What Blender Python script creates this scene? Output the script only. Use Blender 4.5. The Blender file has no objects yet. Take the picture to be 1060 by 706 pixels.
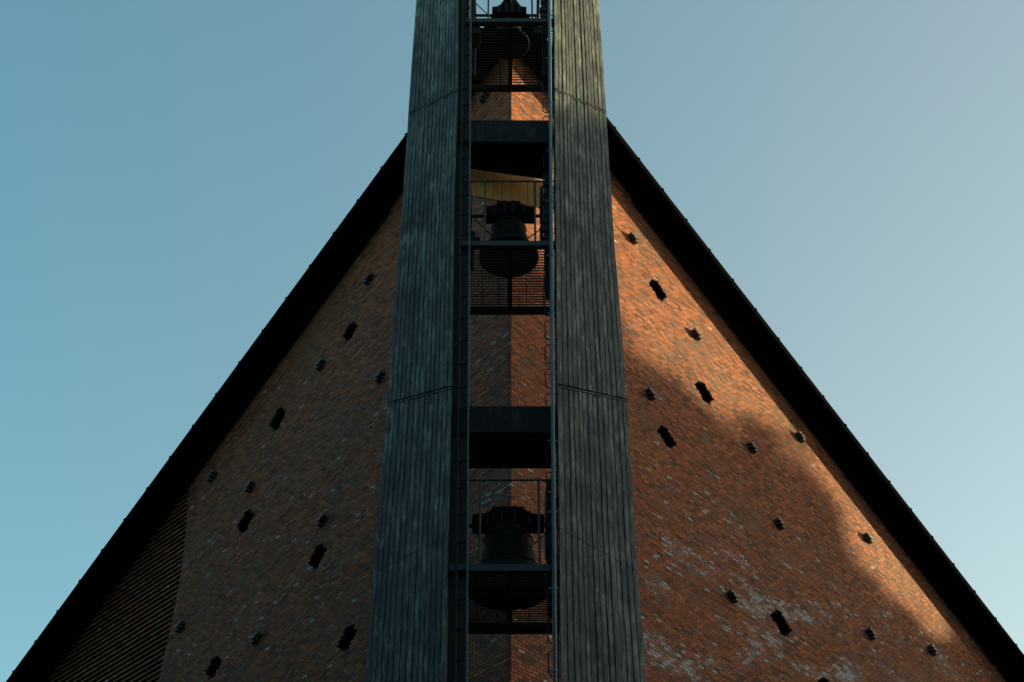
import bpy, bmesh, math, random
from mathutils import Vector, Matrix
random.seed(7)
R_ = math.radians
sc = bpy.context.scene
COL = sc.collection

# ------------------------------------------------------------------ camera
PITCH = R_(40); FPX = 1560.0
CAM = Vector((0.015, 0, 1.6))
cd = bpy.data.cameras.new('camera'); cam = bpy.data.objects.new('camera', cd); COL.objects.link(cam)
cam.location = CAM; cam.rotation_euler = (math.pi/2 + PITCH, 0, 0)
cd.sensor_width = 36; cd.lens = FPX/1060*36; cd.clip_end = 6000; cd.clip_start = .1
sc.camera = cam

# ------------------------------------------------------------------ sky, sun, exposure
SUN_AZ = R_(16)      # from +X towards +Y (low sun on the right, a little behind the tower)
SUN_EL = R_(5.5)
w = bpy.data.worlds.new('World'); sc.world = w; w.use_nodes = True
nt = w.node_tree; nt.nodes.clear()
wo = nt.nodes.new('ShaderNodeOutputWorld'); bg = nt.nodes.new('ShaderNodeBackground')
sky = nt.nodes.new('ShaderNodeTexSky'); sky.sky_type = 'NISHITA'; sky.sun_disc = False
sky.sun_elevation = SUN_EL; sky.sun_rotation = math.pi/2 - SUN_AZ
sky.altitude = 0; sky.air_density = 1.0; sky.dust_density = 1.0; sky.ozone_density = 1.0
# the air is redder towards the low sun and more teal away from it
tcw = nt.nodes.new('ShaderNodeTexCoord'); dotw = nt.nodes.new('ShaderNodeVectorMath'); dotw.operation = 'DOT_PRODUCT'
dotw.inputs[1].default_value = (math.cos(SUN_AZ), math.sin(SUN_AZ), 0); nt.links.new(tcw.outputs['Generated'], dotw.inputs[0])
mrw = nt.nodes.new('ShaderNodeMapRange'); nt.links.new(dotw.outputs['Value'], mrw.inputs[0]); mrw.inputs[1].default_value = -.2; mrw.inputs[2].default_value = .42
crw = nt.nodes.new('ShaderNodeValToRGB'); nt.links.new(mrw.outputs[0], crw.inputs[0]); crw.color_ramp.elements.new(.5)
for el_, c_ in zip(crw.color_ramp.elements, ((.67, 1.04, 1.01), (.90, 1.11, .98), (1.20, 1.14, .95))): el_.color = (*c_, 1)
mlw = nt.nodes.new('ShaderNodeMix'); mlw.data_type = 'RGBA'; mlw.blend_type = 'MULTIPLY'; mlw.inputs[0].default_value = 1
nt.links.new(sky.outputs[0], mlw.inputs[6]); nt.links.new(crw.outputs[0], mlw.inputs[7])
nt.links.new(mlw.outputs[2], bg.inputs[0]); nt.links.new(bg.outputs[0], wo.inputs[0])
bg.inputs[1].default_value = 0.15
sl = bpy.data.lights.new('sun', 'SUN'); sl.energy = 5.0; sl.angle = R_(.5); sl.color = (1, .84, .42)
so = bpy.data.objects.new('sun', sl); COL.objects.link(so)
sdir = Vector((math.cos(SUN_AZ)*math.cos(SUN_EL), math.sin(SUN_AZ)*math.cos(SUN_EL), math.sin(SUN_EL)))
so.rotation_euler = sdir.to_track_quat('Z', 'Y').to_euler(); so.location = (60, 20, 40)
sc.view_settings.view_transform = 'Standard'; sc.view_settings.look = 'None'
sc.view_settings.gamma = 1; sc.view_settings.exposure = 1.55
sc.view_settings.use_curve_mapping = False

# ------------------------------------------------------------------ measuring helpers
FW = Vector((0, math.cos(PITCH), math.sin(PITCH))); UP = Vector((0, -math.sin(PITCH), math.cos(PITCH)))
def hit(x, y, P, n):
    d = Vector((1, 0, 0))*((x-530)/FPX) - UP*((y-353)/FPX) + FW
    P = Vector(P); n = Vector(n)
    return CAM + d*((P-CAM).dot(n)/d.dot(n))
S2 = 2**-.5
PROW = Vector((0, 22, 0))
def on_wall(x, y, side):      # side 1 right, -1 left -> (u, z)
    h = hit(x, y, PROW, (S2*side, -S2, 0)); return abs(h.x)/S2*(1 if h.x*side > 0 else -1), h.z

# ------------------------------------------------------------------ mesh helpers
def obj(name, bm, mat, parent=None, label=None, smooth=False):
    bmesh.ops.recalc_face_normals(bm, faces=bm.faces)
    me = bpy.data.meshes.new(name); bm.to_mesh(me); bm.free()
    if smooth:
        for p in me.polygons: p.use_smooth = True
    me.materials.append(mat)
    o = bpy.data.objects.new(name, me); COL.objects.link(o)
    if parent is not None: o.parent = parent
    if label: o['label'] = label
    return o
def thing(name, label, cat, loc=(0, 0, 0), group=None):
    o = bpy.data.objects.new(name, None); COL.objects.link(o); o.location = loc
    o.empty_display_size = .2
    tag(o, label, cat, group); return o
def tag(o, label, cat, group=None):
    o['label'] = label; o['category'] = cat
    if group: o['group'] = group
def box(bm, x0, x1, y0, y1, z0, z1, M=None):
    vs = [bm.verts.new((x, y, z)) for x in (x0, x1) for y in (y0, y1) for z in (z0, z1)]
    if M is not None:
        for v in vs: v.co = M @ v.co
    for f in ((0,1,3,2),(4,6,7,5),(0,4,5,1),(2,3,7,6),(0,2,6,4),(1,5,7,3)):
        bm.faces.new([vs[i] for i in f])
    return vs
def tube(bm, pts, r, n=8, closed=False):
    pts = [Vector(p) for p in pts]; rings = []
    for i, p in enumerate(pts):
        a = pts[i-1] if (i > 0 or closed) else p
        b = pts[(i+1) % len(pts)] if (i < len(pts)-1 or closed) else p
        t = (b-a).normalized()
        u = t.orthogonal().normalized() if abs(t.z) > .9 else t.cross(Vector((0, 0, 1))).normalized()
        if abs(t.z) > .9: u = (Vector((1, 0, 0)) - t*t.x).normalized()
        v = t.cross(u)
        rings.append([bm.verts.new(p + (u*math.cos(k*2*math.pi/n) + v*math.sin(k*2*math.pi/n))*r) for k in range(n)])
    m = len(rings)
    for i in range(m if closed else m-1):
        A, B = rings[i], rings[(i+1) % m]
        for k in range(n): bm.faces.new((A[k], A[(k+1) % n], B[(k+1) % n], B[k]))
    if not closed:
        bm.faces.new(rings[0]); bm.faces.new(rings[-1])
def lathe(bm, prof, cx, cy, n=40):
    rings = [[bm.verts.new((cx+r*math.cos(k*2*math.pi/n), cy+r*math.sin(k*2*math.pi/n), z)) for k in range(n)] for r, z in prof]
    for A, B in zip(rings, rings[1:]):
        for k in range(n): bm.faces.new((A[k], A[(k+1) % n], B[(k+1) % n], B[k]))
    bm.faces.new(rings[0]); bm.faces.new(rings[-1])

# ------------------------------------------------------------------ materials
def new_mat(name):
    m = bpy.data.materials.new(name); m.use_nodes = True
    t = m.node_tree; b = t.nodes['Principled BSDF']; return m, t, b
def N(t, typ, **k):
    n = t.nodes.new(typ)
    for a, v in k.items(): setattr(n, a, v)
    return n
def ramp(t, stops, interp='LINEAR'):
    r = N(t, 'ShaderNodeValToRGB'); e = r.color_ramp; e.interpolation = interp
    while len(e.elements) < len(stops): e.elements.new(.5)
    for el, (p, c) in zip(e.elements, stops):
        el.position = p; el.color = (c[0], c[1], c[2], 1) if isinstance(c, tuple) else (c, c, c, 1)
    return r
def mixc(t, a, b, f, mode='MIX'):
    m = N(t, 'ShaderNodeMix', data_type='RGBA', blend_type=mode)
    for s, v in ((m.inputs[0], f), (m.inputs[6], a), (m.inputs[7], b)):
        if isinstance(v, bpy.types.NodeSocket): t.links.new(v, s)
        elif isinstance(v, tuple): s.default_value = (*v, 1)
        else: s.default_value = v
    return m.outputs[2]
def math_(t, op, a, b=None, c=None, clamp=False):
    m = N(t, 'ShaderNodeMath', operation=op, use_clamp=clamp)
    for s, v in zip(m.inputs, (a, b, c)):
        if v is None: continue
        if isinstance(v, bpy.types.NodeSocket): t.links.new(v, s)
        else: s.default_value = v
    return m.outputs[0]
def noise(t, vec, scale, detail=4, rough=.55, w=None):
    n = N(t, 'ShaderNodeTexNoise'); n.inputs['Scale'].default_value = scale
    n.inputs['Detail'].default_value = detail; n.inputs['Roughness'].default_value = rough
    t.links.new(vec, n.inputs['Vector']); return n.outputs['Fac']
def mapping(t, vec, scale=(1, 1, 1), loc=(0, 0, 0)):
    m = N(t, 'ShaderNodeMapping'); m.inputs['Scale'].default_value = scale; m.inputs['Location'].default_value = loc
    t.links.new(vec, m.inputs['Vector']); return m.outputs[0]

BW, RH = .165, .068
def brick_mat(name, efflo):
    m, t, b = new_mat(name)
    oc = N(t, 'ShaderNodeTexCoord').outputs['Object']
    # slight waviness of the courses
    wob = noise(t, oc, 1.3, 2)
    wob = math_(t, 'MULTIPLY', math_(t, 'SUBTRACT', wob, .5), .03)
    wob2 = math_(t, 'MULTIPLY', math_(t, 'SUBTRACT', noise(t, oc, 9, 3), .5), .016)
    cx = N(t, 'ShaderNodeCombineXYZ'); t.links.new(math_(t, 'MULTIPLY', wob2, 2.0), cx.inputs[0]); t.links.new(math_(t, 'ADD', wob, wob2), cx.inputs[1])
    va = N(t, 'ShaderNodeVectorMath', operation='ADD'); t.links.new(oc, va.inputs[0]); t.links.new(cx.outputs[0], va.inputs[1])
    vec = va.outputs[0]
    def br(off):
        v = mapping(t, vec, loc=(off[0]*BW, off[1]*RH, 0)) if off != (0, 0) else vec
        n = N(t, 'ShaderNodeTexBrick'); t.links.new(v, n.inputs['Vector'])
        n.inputs['Scale'].default_value = 1; n.inputs['Brick Width'].default_value = BW
        n.inputs['Row Height'].default_value = RH; n.inputs['Mortar Size'].default_value = .0105
        n.inputs['Mortar Smooth'].default_value = .25; n.inputs['Bias'].default_value = 0
        n.inputs['Color1'].default_value = (0, 0, 0, 1); n.inputs['Color2'].default_value = (1, 1, 1, 1)
        n.inputs['Mortar'].default_value = (.5, .5, .5, 1); return n
    b1 = br((0, 0)); b2 = br((38, 54)); b3 = br((74, 22))
    r1 = ramp(t, [(0, (.042, .026, .022)), (.08, (.075, .040, .030)), (.20, (.16, .066, .034)), (.40, (.22, .088, .038)),
                  (.60, (.275, .110, .045)), (.80, (.33, .140, .056)), (.93, (.37, .18, .085)), (1, (.42, .25, .14))])
    for el in r1.color_ramp.elements: el.color = ((el.color[0]*.95+.02)*1.08, (el.color[1]*.95+.010)*.60, (el.color[2]*.86+.008)*.50, 1)
    t.links.new(b1.outputs['Color'], r1.inputs[0])
    col = r1.outputs[0]
    # glazed grey-blue bricks
    f = math_(t, 'GREATER_THAN', b2.outputs['Color'], .965)
    col = mixc(t, col, (.12, .14, .19), math_(t, 'MULTIPLY', f, .7))
    # patches of weathering
    big = noise(t, oc, .55, 5)
    col = mixc(t, col, (.10, .065, .05), math_(t, 'MULTIPLY', ramp_out(t, big, .46, .72), .45))
    fine = noise(t, oc, 30, 6, .7)
    col = mixc(t, col, (.04, .026, .02), math_(t, 'MULTIPLY', ramp_out(t, fine, .47, .62), .85))
    col = mixc(t, col, (.40, .20, .09), math_(t, 'MULTIPLY', ramp_out(t, noise(t, mapping(t, oc, loc=(7, 3, 1)), 22, 5, .7), .54, .70), .5))
    # lime bloom, brick by brick
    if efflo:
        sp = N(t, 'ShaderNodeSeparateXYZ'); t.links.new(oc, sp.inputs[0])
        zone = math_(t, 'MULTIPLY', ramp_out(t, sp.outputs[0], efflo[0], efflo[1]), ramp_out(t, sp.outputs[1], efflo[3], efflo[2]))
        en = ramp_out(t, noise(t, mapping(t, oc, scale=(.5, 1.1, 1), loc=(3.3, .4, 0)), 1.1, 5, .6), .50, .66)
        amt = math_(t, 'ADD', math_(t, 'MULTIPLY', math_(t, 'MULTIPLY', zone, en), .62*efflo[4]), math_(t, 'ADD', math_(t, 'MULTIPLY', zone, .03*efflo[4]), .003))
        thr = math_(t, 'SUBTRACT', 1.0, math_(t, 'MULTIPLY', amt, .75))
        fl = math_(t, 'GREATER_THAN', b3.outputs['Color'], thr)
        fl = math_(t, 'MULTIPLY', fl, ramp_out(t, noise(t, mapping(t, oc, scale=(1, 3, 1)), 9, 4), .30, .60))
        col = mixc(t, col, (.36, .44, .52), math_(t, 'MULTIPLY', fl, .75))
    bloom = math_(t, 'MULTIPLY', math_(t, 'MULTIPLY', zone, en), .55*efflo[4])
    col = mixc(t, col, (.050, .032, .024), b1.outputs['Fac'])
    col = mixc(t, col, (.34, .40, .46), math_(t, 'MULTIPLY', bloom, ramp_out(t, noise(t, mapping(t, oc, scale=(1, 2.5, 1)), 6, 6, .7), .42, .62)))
    t.links.new(col, b.inputs['Base Color']); b.inputs['Roughness'].default_value = .82
    b.inputs['Specular IOR Level'].default_value = .25
    h = math_(t, 'MULTIPLY', math_(t, 'SUBTRACT', 1, b1.outputs['Fac']), .7)
    h = math_(t, 'ADD', h, math_(t, 'MULTIPLY', b2.outputs['Color'], .55))
    h = math_(t, 'ADD', h, math_(t, 'MULTIPLY', fine, .5))
    bp = N(t, 'ShaderNodeBump'); bp.inputs['Distance'].default_value = .024; bp.inputs['Strength'].default_value = 1
    t.links.new(h, bp.inputs['Height']); t.links.new(bp.outputs[0], b.inputs['Normal'])
    return m
def ramp_out(t, v, lo, hi):
    mr = N(t, 'ShaderNodeMapRange', interpolation_type='SMOOTHSTEP')
    t.links.new(v, mr.inputs[0]); 
    if lo <= hi:
        mr.inputs[1].default_value = lo; mr.inputs[2].default_value = hi
    else:
        mr.inputs[1].default_value = hi; mr.inputs[2].default_value = lo; mr.inputs[3].default_value = 1; mr.inputs[4].default_value = 0
    return mr.outputs[0]

def concrete_mat(name, base, dark, light):
    m, t, b = new_mat(name)
    oc = N(t, 'ShaderNodeTexCoord').outputs['Object']
    st = noise(t, mapping(t, oc, scale=(20, 20, 1.8)), 1.0, 8, .72)
    st2 = noise(t, mapping(t, oc, scale=(40, 40, 3.0)), 1.0, 5, .6)
    blot = noise(t, oc, 1.1, 6, .6)
    fine = noise(t, oc, 60, 5, .6)
    col = mixc(t, base, light, math_(t, 'MULTIPLY', math_(t, 'MULTIPLY', ramp_out(t, st, .47, .64), ramp_out(t, noise(t, mapping(t, oc, scale=(3, 3, .5), loc=(2, 5, 1)), 1.0, 4), .35, .6)), .62))
    col = mixc(t, col, light, math_(t, 'MULTIPLY', ramp_out(t, noise(t, mapping(t, oc, scale=(7, 7, 2.2), loc=(9, 2, 4)), 1.0, 7, .7), .50, .68), .55))
    col = mixc(t, col, dark, math_(t, 'MULTIPLY', ramp_out(t, blot, .47, .70), .6))
    col = mixc(t, col, dark, math_(t, 'MULTIPLY', ramp_out(t, st2, .50, .70), .55))
    col = mixc(t, col, tuple(c*.5 for c in dark), math_(t, 'MULTIPLY', ramp_out(t, fine, .60, .78), .6))
    t.links.new(col, b.inputs['Base Color']); b.inputs['Roughness'].default_value = .85
    b.inputs['Specular IOR Level'].default_value = .25
    bp = N(t, 'ShaderNodeBump'); bp.inputs['Distance'].default_value = .012; bp.inputs['Strength'].default_value = .8
    hh = math_(t, 'ADD', math_(t, 'MULTIPLY', st2, .8), math_(t, 'MULTIPLY', noise(t, mapping(t, oc, scale=(1, 1, .5)), 26, 6, .75), 1.6))
    pit = ramp_out(t, noise(t, mapping(t, oc, scale=(1, 1, .6), loc=(4, 1, 2)), 34, 5, .7), .56, .66)
    col = mixc(t, col, dark, math_(t, 'MULTIPLY', pit, .6)); t.links.new(col, b.inputs['Base Color'])
    t.links.new(hh, bp.inputs['Height']); t.links.new(bp.outputs[0], b.inputs['Normal'])
    return m
def plain(name, col, rough=.5, metal=0, var=.35, sc_=8, bump=.3):
    m, t, b = new_mat(name)
    oc = N(t, 'ShaderNodeTexCoord').outputs['Object']
    n = noise(t, oc, sc_, 5)
    c = mixc(t, tuple(x*(1-var) for x in col), tuple(min(1, x*(1+var)) for x in col), n)
    t.links.new(c, b.inputs['Base Color']); b.inputs['Roughness'].default_value = rough; b.inputs['Metallic'].default_value = metal
    bp = N(t, 'ShaderNodeBump'); bp.inputs['Distance'].default_value = .004; bp.inputs['Strength'].default_value = bump
    t.links.new(noise(t, oc, sc_*6, 4), bp.inputs['Height']); t.links.new(bp.outputs[0], b.inputs['Normal'])
    return m
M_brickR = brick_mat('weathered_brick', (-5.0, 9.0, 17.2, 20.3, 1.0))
M_brickL = brick_mat('brick', (-30.0, 1.0, 14.0, 26.0, .22))
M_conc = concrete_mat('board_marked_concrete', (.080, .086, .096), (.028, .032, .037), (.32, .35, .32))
M_concShade = concrete_mat('shade_darkened_concrete', (.012, .014, .015), (.006, .007, .008), (.035, .038, .038))  # concrete of the recessed cross beams, their shade put into the colour
M_roof = plain('black_roof_metal', (.003, .003, .0035), .95); M_roof.node_tree.nodes['Principled BSDF'].inputs['Specular IOR Level'].default_value = .05
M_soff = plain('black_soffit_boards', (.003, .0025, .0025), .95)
M_trim = plain('dark_trim', (.007, .0065, .006), .9)
M_steel = plain('blue_grey_steel', (.011, .020, .028), .6, .1)
M_rail = plain('dark_blue_steel', (.022, .040, .058), .6, .2)
M_pipe = plain('blue_painted_pipe', (.035, .085, .125), .55, .1)
M_dark = plain('dark_steel', (.009, .010, .012), .7, .1)
M_grate = plain('rusted_grating', (.012, .009, .007), .9)
M_clink = plain('dark_clinker_brick', (.055, .046, .046), .55)
M_bronze = plain('blackened_bronze', (.005, .0045, .004), .7, .2)
M_wood = plain('dark_timber', (.007, .006, .005), .9)
M_pine = plain('pale_boards', (.34, .21, .07), .7)
M_grass = plain('grass', (.05, .075, .03), .95, 0, .4, 3)
M_leaf = plain('leaves', (.05, .08, .03), .8)

for m_, sp_ in ((M_roof, .02), (M_soff, .02), (M_trim, .05), (M_bronze, .12), (M_wood, .08), (M_dark, .2), (M_concShade, .1), (M_steel, .3)):
    b_ = m_.node_tree.nodes['Principled BSDF']; b_.inputs['Specular IOR Level'].default_value = sp_; b_.inputs['Metallic'].default_value = 0
    if sp_ < .06: b_.inputs['IOR'].default_value = 1.03
# ------------------------------------------------------------------ ground
bm = bmesh.new()
bmesh.ops.create_circle(bm, cap_ends=True, radius=2500, segments=96)
g = obj('ground', bm, M_grass); g['kind'] = 'structure'

# ------------------------------------------------------------------ church
church = thing('church', 'orange brown brick church with a wedge shaped prow and steep black eaves', 'church', PROW)
ZA = 28.92; KS = {1: .538, -1: .628}          # apex height and fall of the eave along each wall
UL = 10.72                   # where the left wall turns into ribbed brickwork
UE = 44.0                    # far end of the walls
ML = Matrix(((S2, 0, -S2, 0), (-S2, 0, -S2, 0), (0, 1, 0, 0), (0, 0, 0, 1)))      # local x,y,z of the left wall
MR = Matrix(((S2, 0, S2, 0), (S2, 0, -S2, 0), (0, 1, 0, 0), (0, 0, 0, 1)))

HOLE = {1: [(-8.6, -6.3), (-2.6, -10.5), (8.4, 6.5), (2.4, 10.7)], -1: [(1.6, -10.8), (7.8, -6.4), (-1.8, 10.9), (-7.8, 5.6)]}
holes = {1: [(681, 299, 1), (729, 405.5, 1.08), (690.5, 451, 1.08), (809, 645, 1.15), (857, 712, 1.1)],
         -1: [(362, 342, .85), (287, 435.5, 1), (254, 539.5, 1.05), (328, 577, 1.1), (359, 661.5, 1.2), (221, 690, 1)]}
blocks = {1: [(653, 248.5), (718.5, 348), (671, 409), (776, 464), (826, 454), (804.5, 544.5), (896, 557), (755.5, 618), (899, 656.5), (963, 675)],
          -1: [(384, 289), (334, 379), (396, 390), (222, 493), (261, 505.5), (336, 539), (189, 650), (268, 661), (503, 101)]}
def hole_poly(x, y, k, side):
    k *= 1.0
    pts = [on_wall(x+dx*k, y+dy*k, side) for dx, dy in HOLE[side]]
    zs = [p[1] for p in pts]; z0 = round(min(zs)/RH)*RH; n = max(4, round((max(zs)-min(zs))/RH)); L = []; Rr = []
    um = sum(p[0] for p in pts)/4
    zlo, zhi = min(zs), max(zs)
    for i in range(n):
        zc = zlo + (i+.5)*(zhi-zlo)/n; us = []
        for a, b_ in zip(pts, pts[1:]+pts[:1]):
            if (a[1]-zc)*(b_[1]-zc) < 0:
                f = (zc-a[1])/(b_[1]-a[1]); us.append(a[0]+f*(b_[0]-a[0]))
        a, b_ = min(us), max(us); mid = (a+b_)/2+random.uniform(-.012, .012); hw = max((b_-a)/2+.06, .13)+random.uniform(-.02, .02)
        L.append((mid-hw, z0+i*RH)); Rr.append((mid+hw, z0+i*RH))
    poly = []
    for u, z in L: poly += [(u, z), (u, z+RH)]
    for u, z in reversed(Rr): poly += [(u, z+RH), (u, z)]
    return poly
def wall_mesh(name, outline, hls, thick, M, mat, side):
    cu = bpy.data.curves.new(name, 'CURVE'); cu.dimensions = '2D'; cu.fill_mode = 'BOTH'; cu.extrude = thick/2
    for poly in [outline]+hls:
        sp = cu.splines.new('POLY'); sp.points.add(len(poly)-1); sp.use_cyclic_u = True
        for p, (u, z) in zip(sp.points, poly): p.co = (u*side, z, 0, 1)
    tmp = bpy.data.objects.new('tmp', cu); COL.objects.link(tmp)
    bpy.context.view_layer.update()
    me = bpy.data.meshes.new_from_object(tmp.evaluated_get(bpy.context.evaluated_depsgraph_get()))
    bpy.data.objects.remove(tmp)
    for v in me.vertices: v.co.z -= thick/2
    bmx = bmesh.new(); bmx.from_mesh(me); bmesh.ops.remove_doubles(bmx, verts=bmx.verts, dist=1e-5)
    o = obj(name, bmx, mat, church); o.matrix_local = M; return o
zl = lambda u, side: ZA-KS[side]*u
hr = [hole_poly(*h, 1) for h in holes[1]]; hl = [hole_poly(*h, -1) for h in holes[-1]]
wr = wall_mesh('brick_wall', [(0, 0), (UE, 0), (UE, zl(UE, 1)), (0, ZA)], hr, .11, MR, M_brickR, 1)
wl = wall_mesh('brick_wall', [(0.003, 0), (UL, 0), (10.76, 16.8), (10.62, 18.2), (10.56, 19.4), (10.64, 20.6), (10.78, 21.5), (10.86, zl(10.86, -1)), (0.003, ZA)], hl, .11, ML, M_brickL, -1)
wr['label'] = 'right brick wall, half in warm sunlight'; wl['label'] = 'left brick wall in blue shade'
def prism(poly, z0, z1, bm=None):
    bm = bm or bmesh.new()
    a = [bm.verts.new((x, y, z0)) for x, y in poly]; b_ = [bm.verts.new((x, y, z1)) for x, y in poly]
    bm.faces.new(a); bm.faces.new(b_)
    for i in range(len(poly)):
        j = (i+1) % len(poly); bm.faces.new((a[i], a[j], b_[j], b_[i]))
    return bm
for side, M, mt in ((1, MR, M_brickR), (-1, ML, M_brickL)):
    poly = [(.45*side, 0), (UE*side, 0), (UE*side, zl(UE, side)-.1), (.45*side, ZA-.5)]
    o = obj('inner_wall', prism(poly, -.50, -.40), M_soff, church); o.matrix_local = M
def ub_(z):
    q = [(0, UL), (16.8, 10.76), (18.2, 10.62), (19.4, 10.56), (20.6, 10.64), (21.5, 10.78), (40, 10.86)]
    for (a, ua), (b_, ub) in zip(q, q[1:]):
        if a <= z <= b_: return ua+(ub-ua)*(z-a)/(b_-a)
# ribbed brickwork on the left: every second course stands out
bm = bmesh.new(); uTop = lambda z: (ZA-z)/KS[-1]
n = int(zl(UL, -1)/(2*RH))
for i in range(n+1):
    z = i*2*RH; ue = min(UE, uTop(z+RH)-.02)
    if ue > UL+.02:
        vs = box(bm, -ue, -(ub_(z)+.006), z, z+RH*.76, -.243, -.012)
o = obj('ribbed_brick_wall', bm, M_brickL, church); o.matrix_local = ML
o = obj('ribbed_wall_backing', prism([(-10.4, 0), (-UE, 0), (-UE, zl(UE, -1)-.02), (-10.4, zl(10.4, -1)-.02)], -.39, -.245), M_brickL, church); o.matrix_local = ML
# bricks standing out of the wall face, three courses stepped like a cross
for side, M, W, mt in ((1, MR, wr, M_brickR), (-1, ML, wl, M_brickL)):
    for bx, by in blocks[side]:
        u, z = on_wall(bx, by, side); z = math.floor(z/RH)*RH
        bm = bmesh.new(); k = random.choice((0, 1))
        for r_, (du, hw, pr) in enumerate(((.065, .045, .13), (.015+.02*k, .075, .15), (-.05, .05, .135))):
            uc = (u+du)*side
            box(bm, uc-hw, uc+hw, z+(r_-1)*RH+.004, z+r_*RH-.004, -.02, pr)
        o = obj('projecting_brick', bm, M_clink, W)
# eaves: slab over each wall, its underside is the black soffit
OUT = {1: [(630, 126), (740, 265), (860, 417), (960, 547), (1060, 672)], -1: [(420, 143), (320, 277), (235, 391), (151, 503), (40, 652)]}
def soffit_hit(x, y, side):
    n_ = Vector((S2*side, -S2, 0)); l_ = Vector((S2*side, S2, -KS[side])); pn = n_.cross(l_)
    h = hit(x, y, PROW+Vector((0, 0, ZA)), pn) - PROW
    L = h.dot(n_); u = (h-n_*L).dot(Vector((S2*side, S2, 0))); return L, u
LS = {}
for side in (1, -1):
    q = [soffit_hit(x, y+7, side) for x, y in OUT[side]]
    print('overhang', side, [(round(v, 2), round(u, 1)) for v, u in q]); LS[side] = sum(v for v, u in q)/len(q)
def roof_side(side):
    n_ = Vector((S2*side, -S2, 0)); l_ = Vector((S2*side, S2, -KS[side])); L = LS[side]
    def P(u, off): return l_*u + n_*off + Vector((0, 0, ZA))
    tip = P(-L, L); far = P(UE+1, L); ridge = P(UE+1, -(UE+1))
    T = Vector((0, 0, .20)); bm = bmesh.new()
    eps = Vector((.002*side, 0, 0))
    a = [bm.verts.new(v+eps) for v in (tip, far, ridge)]; b_ = [bm.verts.new(v+eps+T) for v in (tip, far, ridge)]
    bm.faces.new(a); bm.faces.new(b_)
    for i in range(3): bm.faces.new((a[i], a[(i+1) % 3], b_[(i+1) % 3], b_[i]))
    ro = obj('roof', bm, M_roof, church)
    # seams of the verge flashing
    u = .3; ll = l_.normalized(); up = n_.cross(ll)
    if up.z < 0: up = -up
    while u < 22:
        c = P(u, L)+T
        Mx = Matrix.Translation(c) @ Matrix((( ll.x, n_.x, up.x), (ll.y, n_.y, up.y), (ll.z, n_.z, up.z))).to_4x4()
        bm = bmesh.new(); box(bm, -.03, .03, -.16, .012, -.03, .022, Mx); obj('flashing_clip', bm, M_roof, ro)
        u += .80
    # trim box along the wall
    bm = bmesh.new(); rows = []
    for uu in (3.95, 40):
        rows.append([bm.verts.new(P(uu, o_)+Vector((0, 0, dz))) for o_, dz in ((.02, -.005), (.02, -.16), (.15, -.16), (.15, -.005))])
    for k in range(4): bm.faces.new((rows[0][k], rows[0][(k+1) % 4], rows[1][(k+1) % 4], rows[1][k]))
    bm.faces.new(rows[0]); bm.faces.new(rows[1])
    obj('trim_board', bm, M_trim, ro)
    # soffit boards under the slab
    bm = bmesh.new(); nb = 6; w_ = (L-.17)/nb
    for i in range(nb):
        o0 = .16+i*w_; o1 = o0+w_-.012; vs = []
        q = [P(-o0, o0), P(-o1, o1), P(40, o1), P(40, o0)]
        a = [bm.verts.new(v+eps+Vector((0, 0, -.002))) for v in q]; b_ = [bm.verts.new(v+eps+Vector((0, 0, -.02))) for v in q]
        bm.faces.new(a); bm.faces.new(b_)
        for k in range(4): bm.faces.new((a[k], a[(k+1) % 4], b_[(k+1) % 4], b_[k]))
    obj('soffit', bm, M_soff, ro)
roof_side(1); roof_side(-1)

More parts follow.
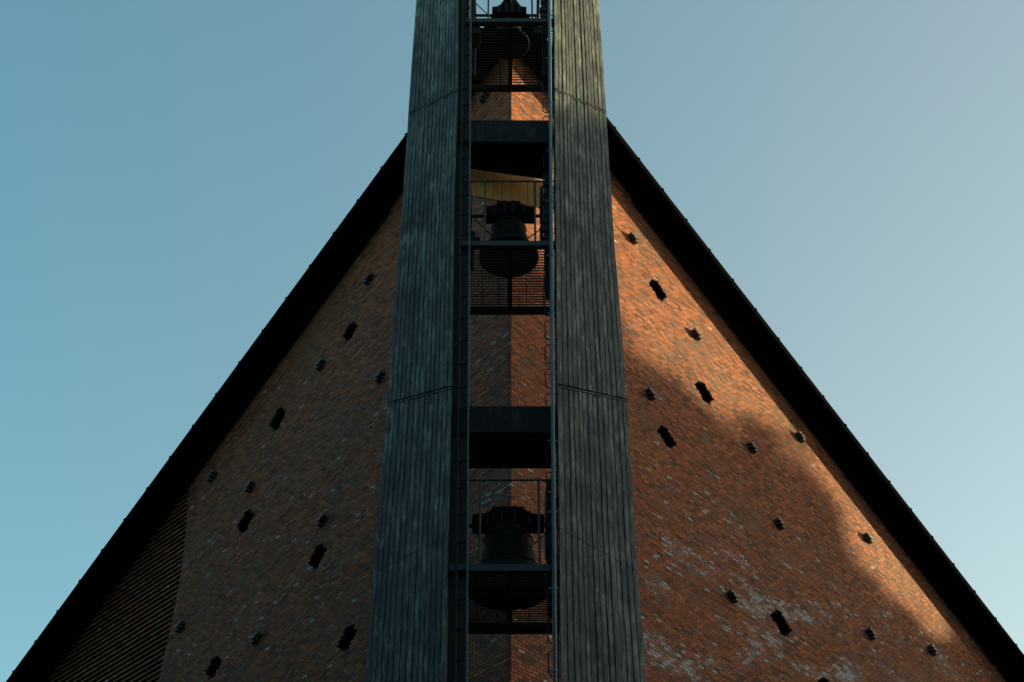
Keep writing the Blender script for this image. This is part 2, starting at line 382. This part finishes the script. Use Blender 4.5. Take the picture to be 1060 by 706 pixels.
# ------------------------------------------------------------------ bell tower
TD = 18.0
tower = thing('bell_tower', 'tall free standing bell tower of two board marked concrete pylons before the brick prow', 'bell tower', (0, TD, 0))
TO = Vector((0, TD, 0))
TH = R_(30)
STN = {-1: [((474.5, 0), (431, 0), 0), ((474, 93), (422.8, 118.5), 2), ((470.5, 198.5), (414.6, 239), 1), ((468, 400), (401.3, 418), 2), ((464, 555), (386, 594), 1)],
       1: [((573.5, 0), (619.3, 0), 0), ((574.3, 92), (627.3, 116.5), 2), ((575, 193.5), (634.5, 236), 1), ((577, 398), (648.8, 414), 2), ((579, 547), (659.7, 592), 1)]}
LAST = {-1: ((461, 706), (378, 706)), 1: ((581, 706), (668.5, 706))}
def pylon(side):
    st = []
    dirv = Vector((math.cos(TH)*side, math.sin(TH), 0)); nrm = Vector((math.sin(TH)*side, -math.cos(TH), 0))
    def pr(i, o):
        a = hit(*i, TO, (0, 1, 0)); b_ = hit(*o, a, nrm)
        return a, b_
    raw = [(*pr(i, o), j) for i, o, j in STN[side]]
    a, b_ = raw[0][0], raw[0][1]; a0, b0 = raw[1][0], raw[1][1]
    def ext(p, q, z): f = (z-p.z)/(q.z-p.z); return p+(q-p)*f
    top = (ext(a, a0, 31), ext(b_, b0, 31), 0)
    la, lb = pr(*LAST[side])
    bot = (ext(la, raw[-1][0], 0), ext(lb, raw[-1][1], 0), 0)
    st = [top]+raw[1:]+[(la, lb, 3)]+[bot]        # 3 = plain bend, no joint
    # boards
    nb = 14; rs = random.Random(5+side); ws = [rs.uniform(.84, 1.16) for _ in range(nb)]; tot = sum(ws)
    prof = []; s = 0
    for k in range(nb):
        wv = ws[k]/tot; d = rs.uniform(0, .014); gcut = .11*wv*1.0
        prof += [(s+gcut, d, 0), (s+wv-gcut, d+rs.uniform(-.004, .004), 0)]
        if k < nb-1: prof += [(s+wv-gcut*.35, -.036, 0), (s+wv+gcut*.35, -.036, 0)]
        s += wv
    prof[0] = (0, prof[0][1], 0); prof[-1] = (1, prof[-1][1], 0)
    THK = .36
    bm = bmesh.new()
    def ring(a, b_, dz, inset=0):
        out = []
        w_ = (b_-a).length
        for s_, d, _ in prof:
            s2 = min(max(s_, inset/w_), 1-inset/w_)
            out.append(a.lerp(b_, s2)+nrm*((d if not inset else -inset))+Vector((0, 0, dz)))
        out.append(a.lerp(b_, 1-inset/w_)-nrm*(THK-inset)+Vector((0, 0, dz)))
        out.append(a.lerp(b_, inset/w_)+Vector((0, (THK-inset)/math.cos(TH), dz)))
        return [bm.verts.new(p-TO) for p in out]
    def loft(A, B, caps=True):
        n_ = len(A)
        for i in range(n_): bm.faces.new((A[i], A[(i+1) % n_], B[(i+1) % n_], B[i]))
        if caps: bm.faces.new(A); bm.faces.new(B)
    gap = {0: 0, 1: .006, 2: .022, 3: 0}
    for (a, b_, j), (c, d, j2) in zip(st, st[1:]):
        # intermediate rings give the shuttering slight irregularity
        m_ = 6; rr = []
        for q in range(m_+1):
            f = q/m_; dz = -gap[j] if q == 0 else (gap[j2] if q == m_ else 0)
            aa = a.lerp(c, f); bb = b_.lerp(d, f)
            if 0 < q < m_: bb = bb+dirv*rs.uniform(-.006, .006)
            rr.append(ring(aa, bb, dz))
        for q in range(m_): loft(rr[q], rr[q+1], False)
        bm.faces.new(rr[0]); bm.faces.new(rr[-1])
    # core seen in the joints
    cr = [ring(a, b_, 0, .045) for a, b_, j in st]
    for A, B in zip(cr, cr[1:]): loft(A, B, False)
    o = obj('pylon', bm, M_conc, tower)
    # small lip under the two main pour joints
    for a, b_, j in st:
        if j == 2:
            bm = bmesh.new(); q = []
            for p_, f in ((a, .01), (b_, -.01)):
                for off, dz in ((-.03, -.045), (.022, -.045), (.022, -.022), (-.03, -.022)):
                    q.append(bm.verts.new(p_+dirv*f+nrm*off+Vector((0, 0, dz))-TO))
            for k in range(4): bm.faces.new((q[k], q[(k+1) % 4], q[4+(k+1) % 4], q[4+k]))
            bm.faces.new(q[:4]); bm.faces.new(q[4:])
            obj('joint_lip', bm, M_conc, o)
    return o
pR = pylon(1); pL = pylon(-1)
pR['label'] = 'right pylon, its top in warm sunlight'; pL['label'] = 'left pylon, all in blue shade'

def zat(y, D):            # height of something at distance D that the picture shows at row y
    return hit(530, y, (0, D, 0), (0, 1, 0)).z
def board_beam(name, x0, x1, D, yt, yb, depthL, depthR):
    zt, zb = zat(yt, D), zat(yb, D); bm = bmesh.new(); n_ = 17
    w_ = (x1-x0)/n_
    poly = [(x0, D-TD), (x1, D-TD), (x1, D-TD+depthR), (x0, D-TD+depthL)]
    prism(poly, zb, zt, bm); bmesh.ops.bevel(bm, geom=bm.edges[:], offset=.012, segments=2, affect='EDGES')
    return obj(name, bm, M_concShade, tower)
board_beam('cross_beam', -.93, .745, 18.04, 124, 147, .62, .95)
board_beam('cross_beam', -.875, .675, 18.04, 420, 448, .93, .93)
# boarded panel hung behind the upper beam, turned towards the right
bm = bmesh.new(); c, s_ = math.cos(R_(25)), math.sin(R_(25)); n_ = 12
for k in range(n_):
    t0 = k/n_; t1 = (k+.88)/n_
    q = []
    for t_ in (t0, t1):
        x = -.93+1.85*t_; y = .56+1.85*t_*s_/c
        zt = zat(147, 18.04)-.004+.35; zb = zat(197, 18.56)+t_*.42
        for off in (0, .05):
            for z in (zb, zt): q.append(bm.verts.new((x-off*s_*-1, y+off*c+.07, z)))
    for f in ((0,1,3,2),(4,6,7,5),(0,4,5,1),(2,3,7,6),(0,2,6,4),(1,5,7,3)): bm.faces.new([q[i] for i in f])
obj('board_panel', bm, M_pine, tower, 'pale boards catching warm light under the upper cross beam')

# cable loops fixed inside the right pylon
pxs = lambda x, y: hit(x, y, TO, (0, 1, 0)).x
z = 5.2; i = 0
first = None
while z < 27:
    xr = .70+(z-11)*.0075; xl = .50+(z-11)*.0065
    bm = bmesh.new()
    tube(bm, [(xr+.03, .12, z), (xl+.03, .12, z), (xl, .12, z+.03), (xl, .12, z+.34), (xl+.03, .12, z+.37), (xr+.03, .12, z+.37)], .0095, 6)
    obj('step_iron', bm, M_dark, tower)
    z += .485

# ------------------------------------------------------------------ platforms
def platform(yf, label, name='bell_platform', D0=18.0, D1=19.72, extra=None):
    z = zat(yf, D0); t = thing(name, label, 'platform', (0, TD, z), 'steel platforms under the bells')
    X0, X1 = -.86+max(0, (15-z)*.006), .79-max(0, (23-z)*.0095)
    bm = bmesh.new(); box(bm, X0, X1, .02, .07, -.045, .06); box(bm, X0, X1, .07, .12, -.045, -.033)
    obj('front_beam', bm, M_steel, t)
    bm = bmesh.new(); box(bm, X0-.05, X1+.05, D1-TD-.06, D1-TD, -.09, .06); obj('back_beam', bm, M_dark, t)
    for x in (X0-.05, X1+.003):
        bm = bmesh.new(); box(bm, x, x+.047, .123, D1-TD-.063, -.07, .05); obj('side_beam', bm, M_dark, t)
    bm = bmesh.new(); y = .15
    while y < D1-TD-.08:
        box(bm, X0, X1, y, y+.013, -.012, .006); y += .066
    obj('grating', bm, M_grate, t)
    bm = bmesh.new()
    for x in (-.5, -.22, .26, .55): box(bm, x, x+.012, .124, D1-TD-.063, -.045, -.022)
    box(bm, -.06, .02, .124, D1-TD-.063, -.10, -.022)
    obj('joist', bm, M_dark, t)
    bm = bmesh.new(); tube(bm, [(X0, .045, 1.49), (X1, .045, 1.49)], .016); obj('handrail', bm, M_steel, t)
    for x in (-.44, .40):
        bm = bmesh.new(); tube(bm, [(x, .045, .078), (x, .045, 1.475)], .017); obj('rail_post', bm, M_steel, t)
    # timber trestle carrying the bell
    for x in (-.80, X1-.16):
        for y in (.38, 1.35):
            bm = bmesh.new(); box(bm, x, x+.09, y, y+.09, .018, 1.80 if extra is None else extra); obj('trestle_post', bm, M_dark, t)
        bm = bmesh.new(); h = 1.80 if extra is None else extra
        box(bm, x-.01, x+.10, .30, 1.52, h+.002, h+.12); obj('bearer', bm, M_dark, t)
    return t, z
def clutter(t, seed, h0, h1):
    rc = random.Random(seed)
    bm = bmesh.new(); tube(bm, [(.60, .14, h0), (.60, .14, h1)], .022, 8); obj('conduit', bm, M_dark, t)
    h = h0+.1
    while h < h1-.1:
        bm = bmesh.new(); box(bm, .60-rc.uniform(.03, .09), .60+rc.uniform(.03, .10), .10, .18, h, h+rc.uniform(.05, .14)); obj('bracket', bm, M_dark, t); h += rc.uniform(.16, .30)
    pts = [(-.70+.1*i, .5+.02*i, 1.15-.55*math.sin(i*math.pi/13)) for i in range(14)]
    bm = bmesh.new(); tube(bm, pts, .011, 6); obj('cable', bm, M_dark, t)
def bell(z, r, zm, label, h_yoke, cx=-.04, cy=.92):
    t = thing('church_bell', label, 'bell', (cx, TD+cy, z+zm), 'bells hanging in the tower')
    H = r*1.62
    prof = [(0.0, H*.90), (r*.40, H*.86), (r*.47, H*.72), (r*.52, H*.5), (r*.62, H*.25), (r*.80, H*.08), (r*.93, .0), (r, 0),
            (r*1.0, r*.06), (r*.93, H*.09), (r*.77, H*.22), (r*.66, H*.42), (r*.60, H*.62), (r*.57, H*.80), (r*.52, H*.90), (r*.40, H*.965), (r*.2, H*.985), (0, H*.99)]
    prof = [(max(a, .002), b_) for a, b_ in prof]
    bm = bmesh.new(); lathe(bm, prof, 0, 0); obj('bell_body', bm, M_bronze, t, smooth=True)
    for hh in (.30, .80):
        bm = bmesh.new(); rr = r*(.735 if hh == .30 else .585)
        tube(bm, [(rr*math.cos(a*math.pi/20), rr*math.sin(a*math.pi/20), H*hh) for a in range(40)], r*.014, 6, True)
        obj('moulding', bm, M_bronze, t)
    bm = bmesh.new(); tube(bm, [(0, 0, H*.86), (0, 0, r*.12)], r*.035); lathe(bm, [(r*.02, -r*.16), (r*.11, -r*.05), (r*.13, r*.04), (r*.09, r*.13), (r*.03, r*.2)], 0, 0, 16)
    obj('clapper', bm, M_dark, t)
    yk = h_yoke-zm
    bm = bmesh.new()
    for a in (-.09, .09):
        tube(bm, [(a*r*2, 0, H*.98), (a*r*3, 0, (H+yk)/2), (a*r*2, 0, yk)], r*.04, 6)
    tube(bm, [(0, 0, H*.95), (0, 0, yk+.01)], r*.07, 8); obj('crown', bm, M_bronze, t)
    bm = bmesh.new(); w_ = r*.86
    prism([(-w_, yk), (w_, yk), (w_, yk+.17), (w_*.55, yk+.20), (w_*.42, yk+.31), (-w_*.42, yk+.31), (-w_*.55, yk+.20), (-w_, yk+.17)], -.13, .13, bm)
    bmesh.ops.rotate(bm, verts=bm.verts, matrix=Matrix.Rotation(math.pi/2, 3, 'X'))
    hs = obj('headstock', bm, M_wood, t)
    for a in (-.5, -.15, .15, .5):
        bm = bmesh.new(); box(bm, a*r-.02, a*r+.02, -.139, .139, yk-.02, yk+.225 if abs(a) > .3 else yk+.325); obj('strap', bm, M_dark, hs)
    bm = bmesh.new(); tube(bm, [(-.70, 0, yk+.06), (.70, 0, yk+.06)], .03, 10); obj('axle', bm, M_dark, t)
    # ringing wheel on the right end
    wt = bmesh.new(); R0 = min(.52, r*.98); zc = yk+.06
    tube(wt, [(.575, R0*math.cos(a*math.pi/18), zc+R0*math.sin(a*math.pi/18)) for a in range(36)], .026, 6, True)
    wh = obj('ringing_wheel', wt, M_dark, t)
    for a in range(6):
        bm = bmesh.new(); c_, s2 = math.cos(a*math.pi/3+.3), math.sin(a*math.pi/3+.3)
        tube(bm, [(.575, 0.05*c_, zc+.05*s2), (.575, (R0-.02)*c_, zc+(R0-.02)*s2)], .016, 6); obj('spoke', bm, M_dark, wh)
    return t
def motor(z, label, zz=.55):
    t = thing('bell_motor', label, 'motor', (-.70, TD+.62, z+zz), 'ringing motors beside the bells')
    bm = bmesh.new(); box(bm, -.09, .09, -.12, .12, 0, .22); bmesh.ops.bevel(bm, geom=bm.edges[:], offset=.012, segments=2, affect='EDGES'); obj('casing', bm, M_dark, t)
    bm = bmesh.new(); tube(bm, [(.095, 0, .11), (.17, 0, .11)], .05, 12); obj('pulley', bm, M_dark, t)
    bm = bmesh.new(); box(bm, -.07, .07, -.10, .10, -zz+.02, -.002); obj('stand', bm, M_dark, t)
p1, z1 = platform(20, 'topmost steel grating platform, seen against the eaves and a strip of sky', extra=1.30)
for x0, x1 in ((-.84, -.58), (.42, .66)):
    bm = bmesh.new(); box(bm, x0, x1, .125, .40, -.26, -.05); bmesh.ops.bevel(bm, geom=bm.edges[:], offset=.015, segments=2, affect='EDGES')
    box(bm, (x0+x1)/2-.03, (x0+x1)/2+.03, .2, .3, -.05, -.02); obj('control_box', bm, M_dark, p1)
p2, z2 = platform(251, 'steel grating platform with handrail between the two concrete cross beams')
p3, z3 = platform(587, 'lowest steel grating platform, in deep shade under the lower concrete cross beam', extra=1.32)
clutter(p1, 1, .1, 1.9); clutter(p2, 2, .1, 1.75); clutter(p3, 3, .1, 1.7)
bell(z1, .40, .40, 'smallest bell, highest in the tower at the top edge of the picture', 1.24)
bell(z2, .515, .52, 'dark bronze bell in the middle, its round mouth seen from below against sunlit brick', 1.46)
bell(z3, .62, .20, 'largest bell, lowest in the tower and almost lost in shadow', 1.22)
motor(z1, 'small black motor box left of the highest bell', .35); motor(z2, 'small black motor box left of the middle bell'); motor(z3, 'small black motor box left of the lowest bell', .25)

# ------------------------------------------------------------------ ladder on the left, pipe on the right
def xline(x0, x706, z):       # X on the tower face for a line seen at x0 (row 0) and x706 (row 706)
    a = hit(x0, 0, TO, (0, 1, 0)); b_ = hit(x706, 706, TO, (0, 1, 0)); f = (z-b_.z)/(a.z-b_.z); return b_.x+(a.x-b_.x)*f
lad = thing('steel_ladder', 'narrow blue grey steel ladder running up beside the left pylon', 'ladder', (-.75, TD, 0))
def lo(x, y, z): return (x+.75, y, z)
for (xa, xb, yy, r, mt) in ((487.5, 483, -.05, .016, M_rail), (479.5, 471, .02, .02, M_dark)):
    bm = bmesh.new(); tube(bm, [lo(xline(xa, xb, z), yy, z) for z in (.2, 30)], r, 8); obj('side_rail', bm, mt, lad)
z = .6
while z < 29.5:
    bm = bmesh.new(); tube(bm, [lo(xline(479.5, 471, z), .02, z), lo(xline(488, 483.5, z), -.05, z)], .017, 6); obj('rung', bm, M_dark, lad); z += .46
bm = bmesh.new()
q = []
for z0 in (.2, 30):
    xa, xb = xline(474, 462, z0)+.75, xline(486, 482, z0)+.75
    q.append([bm.verts.new((x, y, z0)) for x, y in ((xa, .10), (xb, .10), (xb, .13), (xa, .13))])
for k in range(4): bm.faces.new((q[0][k], q[0][(k+1) % 4], q[1][(k+1) % 4], q[1][k]))
bm.faces.new(q[0]); bm.faces.new(q[1])
obj('shade_strip', bm, M_dark, lad)  # dark sheet standing in for the shade between ladder and left pylon
pipe = thing('conduit_pipe', 'thin blue steel pipe running up beside the right pylon', 'pipe', (.68, TD, 0))
bm = bmesh.new(); tube(bm, [(xline(568.6, 574.5, z)-.68, -.03, z) for z in (.1, 30)], .030, 12); obj('tube', bm, M_pipe, pipe, smooth=True)
bm = bmesh.new(); tube(bm, [(xline(572.5, 578.5, z)-.68, .10, z) for z in (.1, 30)], .012, 8); obj('cable', bm, M_dark, pipe)
z = 1.0
while z < 29.5:
    x = xline(568.6, 574.5, z)-.68
    bm = bmesh.new(); tube(bm, [(x, -.03, z), (x, -.03, z+.035)], .036, 12); box(bm, x-.075, x+.07, -.022, -.008, z+.005, z+.03); obj('clip', bm, M_pipe, pipe); z += 1.25

# ------------------------------------------------------------------ far wood to the right: its shade climbs the walls at sunset
bm = bmesh.new(); rw = random.Random(11)
lat = Vector((-math.sin(SUN_AZ), math.cos(SUN_AZ), 0)); fwd = Vector((math.cos(SUN_AZ), math.sin(SUN_AZ), 0))
DW = 80.0; RISE = DW*math.tan(SUN_EL)
prof = [(-40, 20), (0, 21), (14, 21.4), (17.3, 21.6), (19.5, 21.6), (21.3, 22.2), (22.4, 21.4), (22.9, 21.2), (24.3, 20.7), (25.1, 20.7), (25.7, 20.9), (26.2, 20.2), (26.7, 18.6), (27.4, 17.7), (28.1, 17.6), (29.0, 18.0), (29.8, 19.0), (31, 20.2), (38, 20), (80, 20)]
def top(l):
    for (a, za), (b_, zb) in zip(prof, prof[1:]):
        if a <= l <= b_: return za+(zb-za)*(l-a)/(b_-a)+.30*math.sin(l*5.1)+.20*math.sin(l*11.7+1)+.15*math.sin(l*2.3)
    return 20
for i in range(46000):
    l = rw.uniform(-10, 60); d = rw.uniform(-7, 7)
    T_ = top(l)+RISE-1.3
    zz = T_ + rw.gauss(0, .5) if rw.random() < .10 else rw.uniform(2, T_)
    c = fwd*(DW+d)+lat*l+Vector((0, 0, zz)); s_ = rw.uniform(.22, .55) if zz > T_-1.5 else rw.uniform(.6, 1.1)
    a = Vector((rw.gauss(0, 1), rw.gauss(0, 1), rw.gauss(0, 1))).normalized(); b_ = a.orthogonal().normalized()
    vs = [bm.verts.new(c+a*s_*x+b_*s_*y*.7) for x, y in ((-.5, 0), (0, -.5), (.5, 0), (0, .5))]; bm.faces.new(vs)
core = [-14+i*1.6 for i in range(50)]           # solid core added inside the wood so no sun leaks through
cr = [[bm.verts.new(fwd*(DW+q)+lat*l+Vector((0, 0, zz))) for q, zz in ((-3, 0), (-3, top(l)+RISE-2.6+rw.uniform(-.5, .5)), (3, top(l)+RISE-2.6+rw.uniform(-.5, .5)), (3, 0))] for l in core]
for A, B in zip(cr, cr[1:]):
    for k in range(3): bm.faces.new((A[k], A[k+1], B[k+1], B[k]))
for i in range(30000):
    l = rw.uniform(8, 42); d = rw.uniform(-5, 5); c = fwd*(DW+d)+lat*l+Vector((0, 0, top(l)+RISE-.9-abs(rw.gauss(0, 1.2))+rw.gauss(0, .5)))
    s_ = rw.uniform(.35, .6); a = Vector((rw.gauss(0, 1), rw.gauss(0, 1), rw.gauss(0, 1))).normalized(); b_ = a.orthogonal().normalized()
    vs = [bm.verts.new(c+a*s_*x+b_*s_*y*.7) for x, y in ((-.5, 0), (0, -.5), (.5, 0), (0, .5))]; bm.faces.new(vs)
for i in range(26):
    l = -8+i*2.7; c = fwd*(DW+rw.uniform(-3, 3))+lat*l; tube(bm, [c, c+Vector((rw.uniform(-1, 1), 0, 18))], .28, 6)
for i in range(34000):  # unseen ring of trees around the camera, added to dim the sky fill
    az = rw.uniform(R_(135), R_(345)); rad = 34+rw.uniform(-5, 5)
    if az > R_(325): rad += 20
    zz = rw.uniform(0, 27)+rw.gauss(0, .6); c = Vector((math.cos(az)*rad, 6+math.sin(az)*rad, max(.5, zz)))
    s_ = rw.uniform(1.0, 2.0); a = Vector((rw.gauss(0, 1), rw.gauss(0, 1), rw.gauss(0, 1))).normalized(); b_ = a.orthogonal().normalized()
    vs = [bm.verts.new(c+a*s_*x+b_*s_*y*.7) for x, y in ((-.5, 0), (0, -.5), (.5, 0), (0, .5))]; bm.faces.new(vs)
me = bpy.data.meshes.new('unseen_wood'); bm.to_mesh(me); bm.free(); me.materials.append(M_leaf)
o = bpy.data.objects.new('unseen_wood', me); COL.objects.link(o); o['kind'] = 'stuff'
o['label'] = 'distant belt of trees standing out of view to the right, with an added ring around the camera that cuts sky light'; o['category'] = 'wood'
print('done')
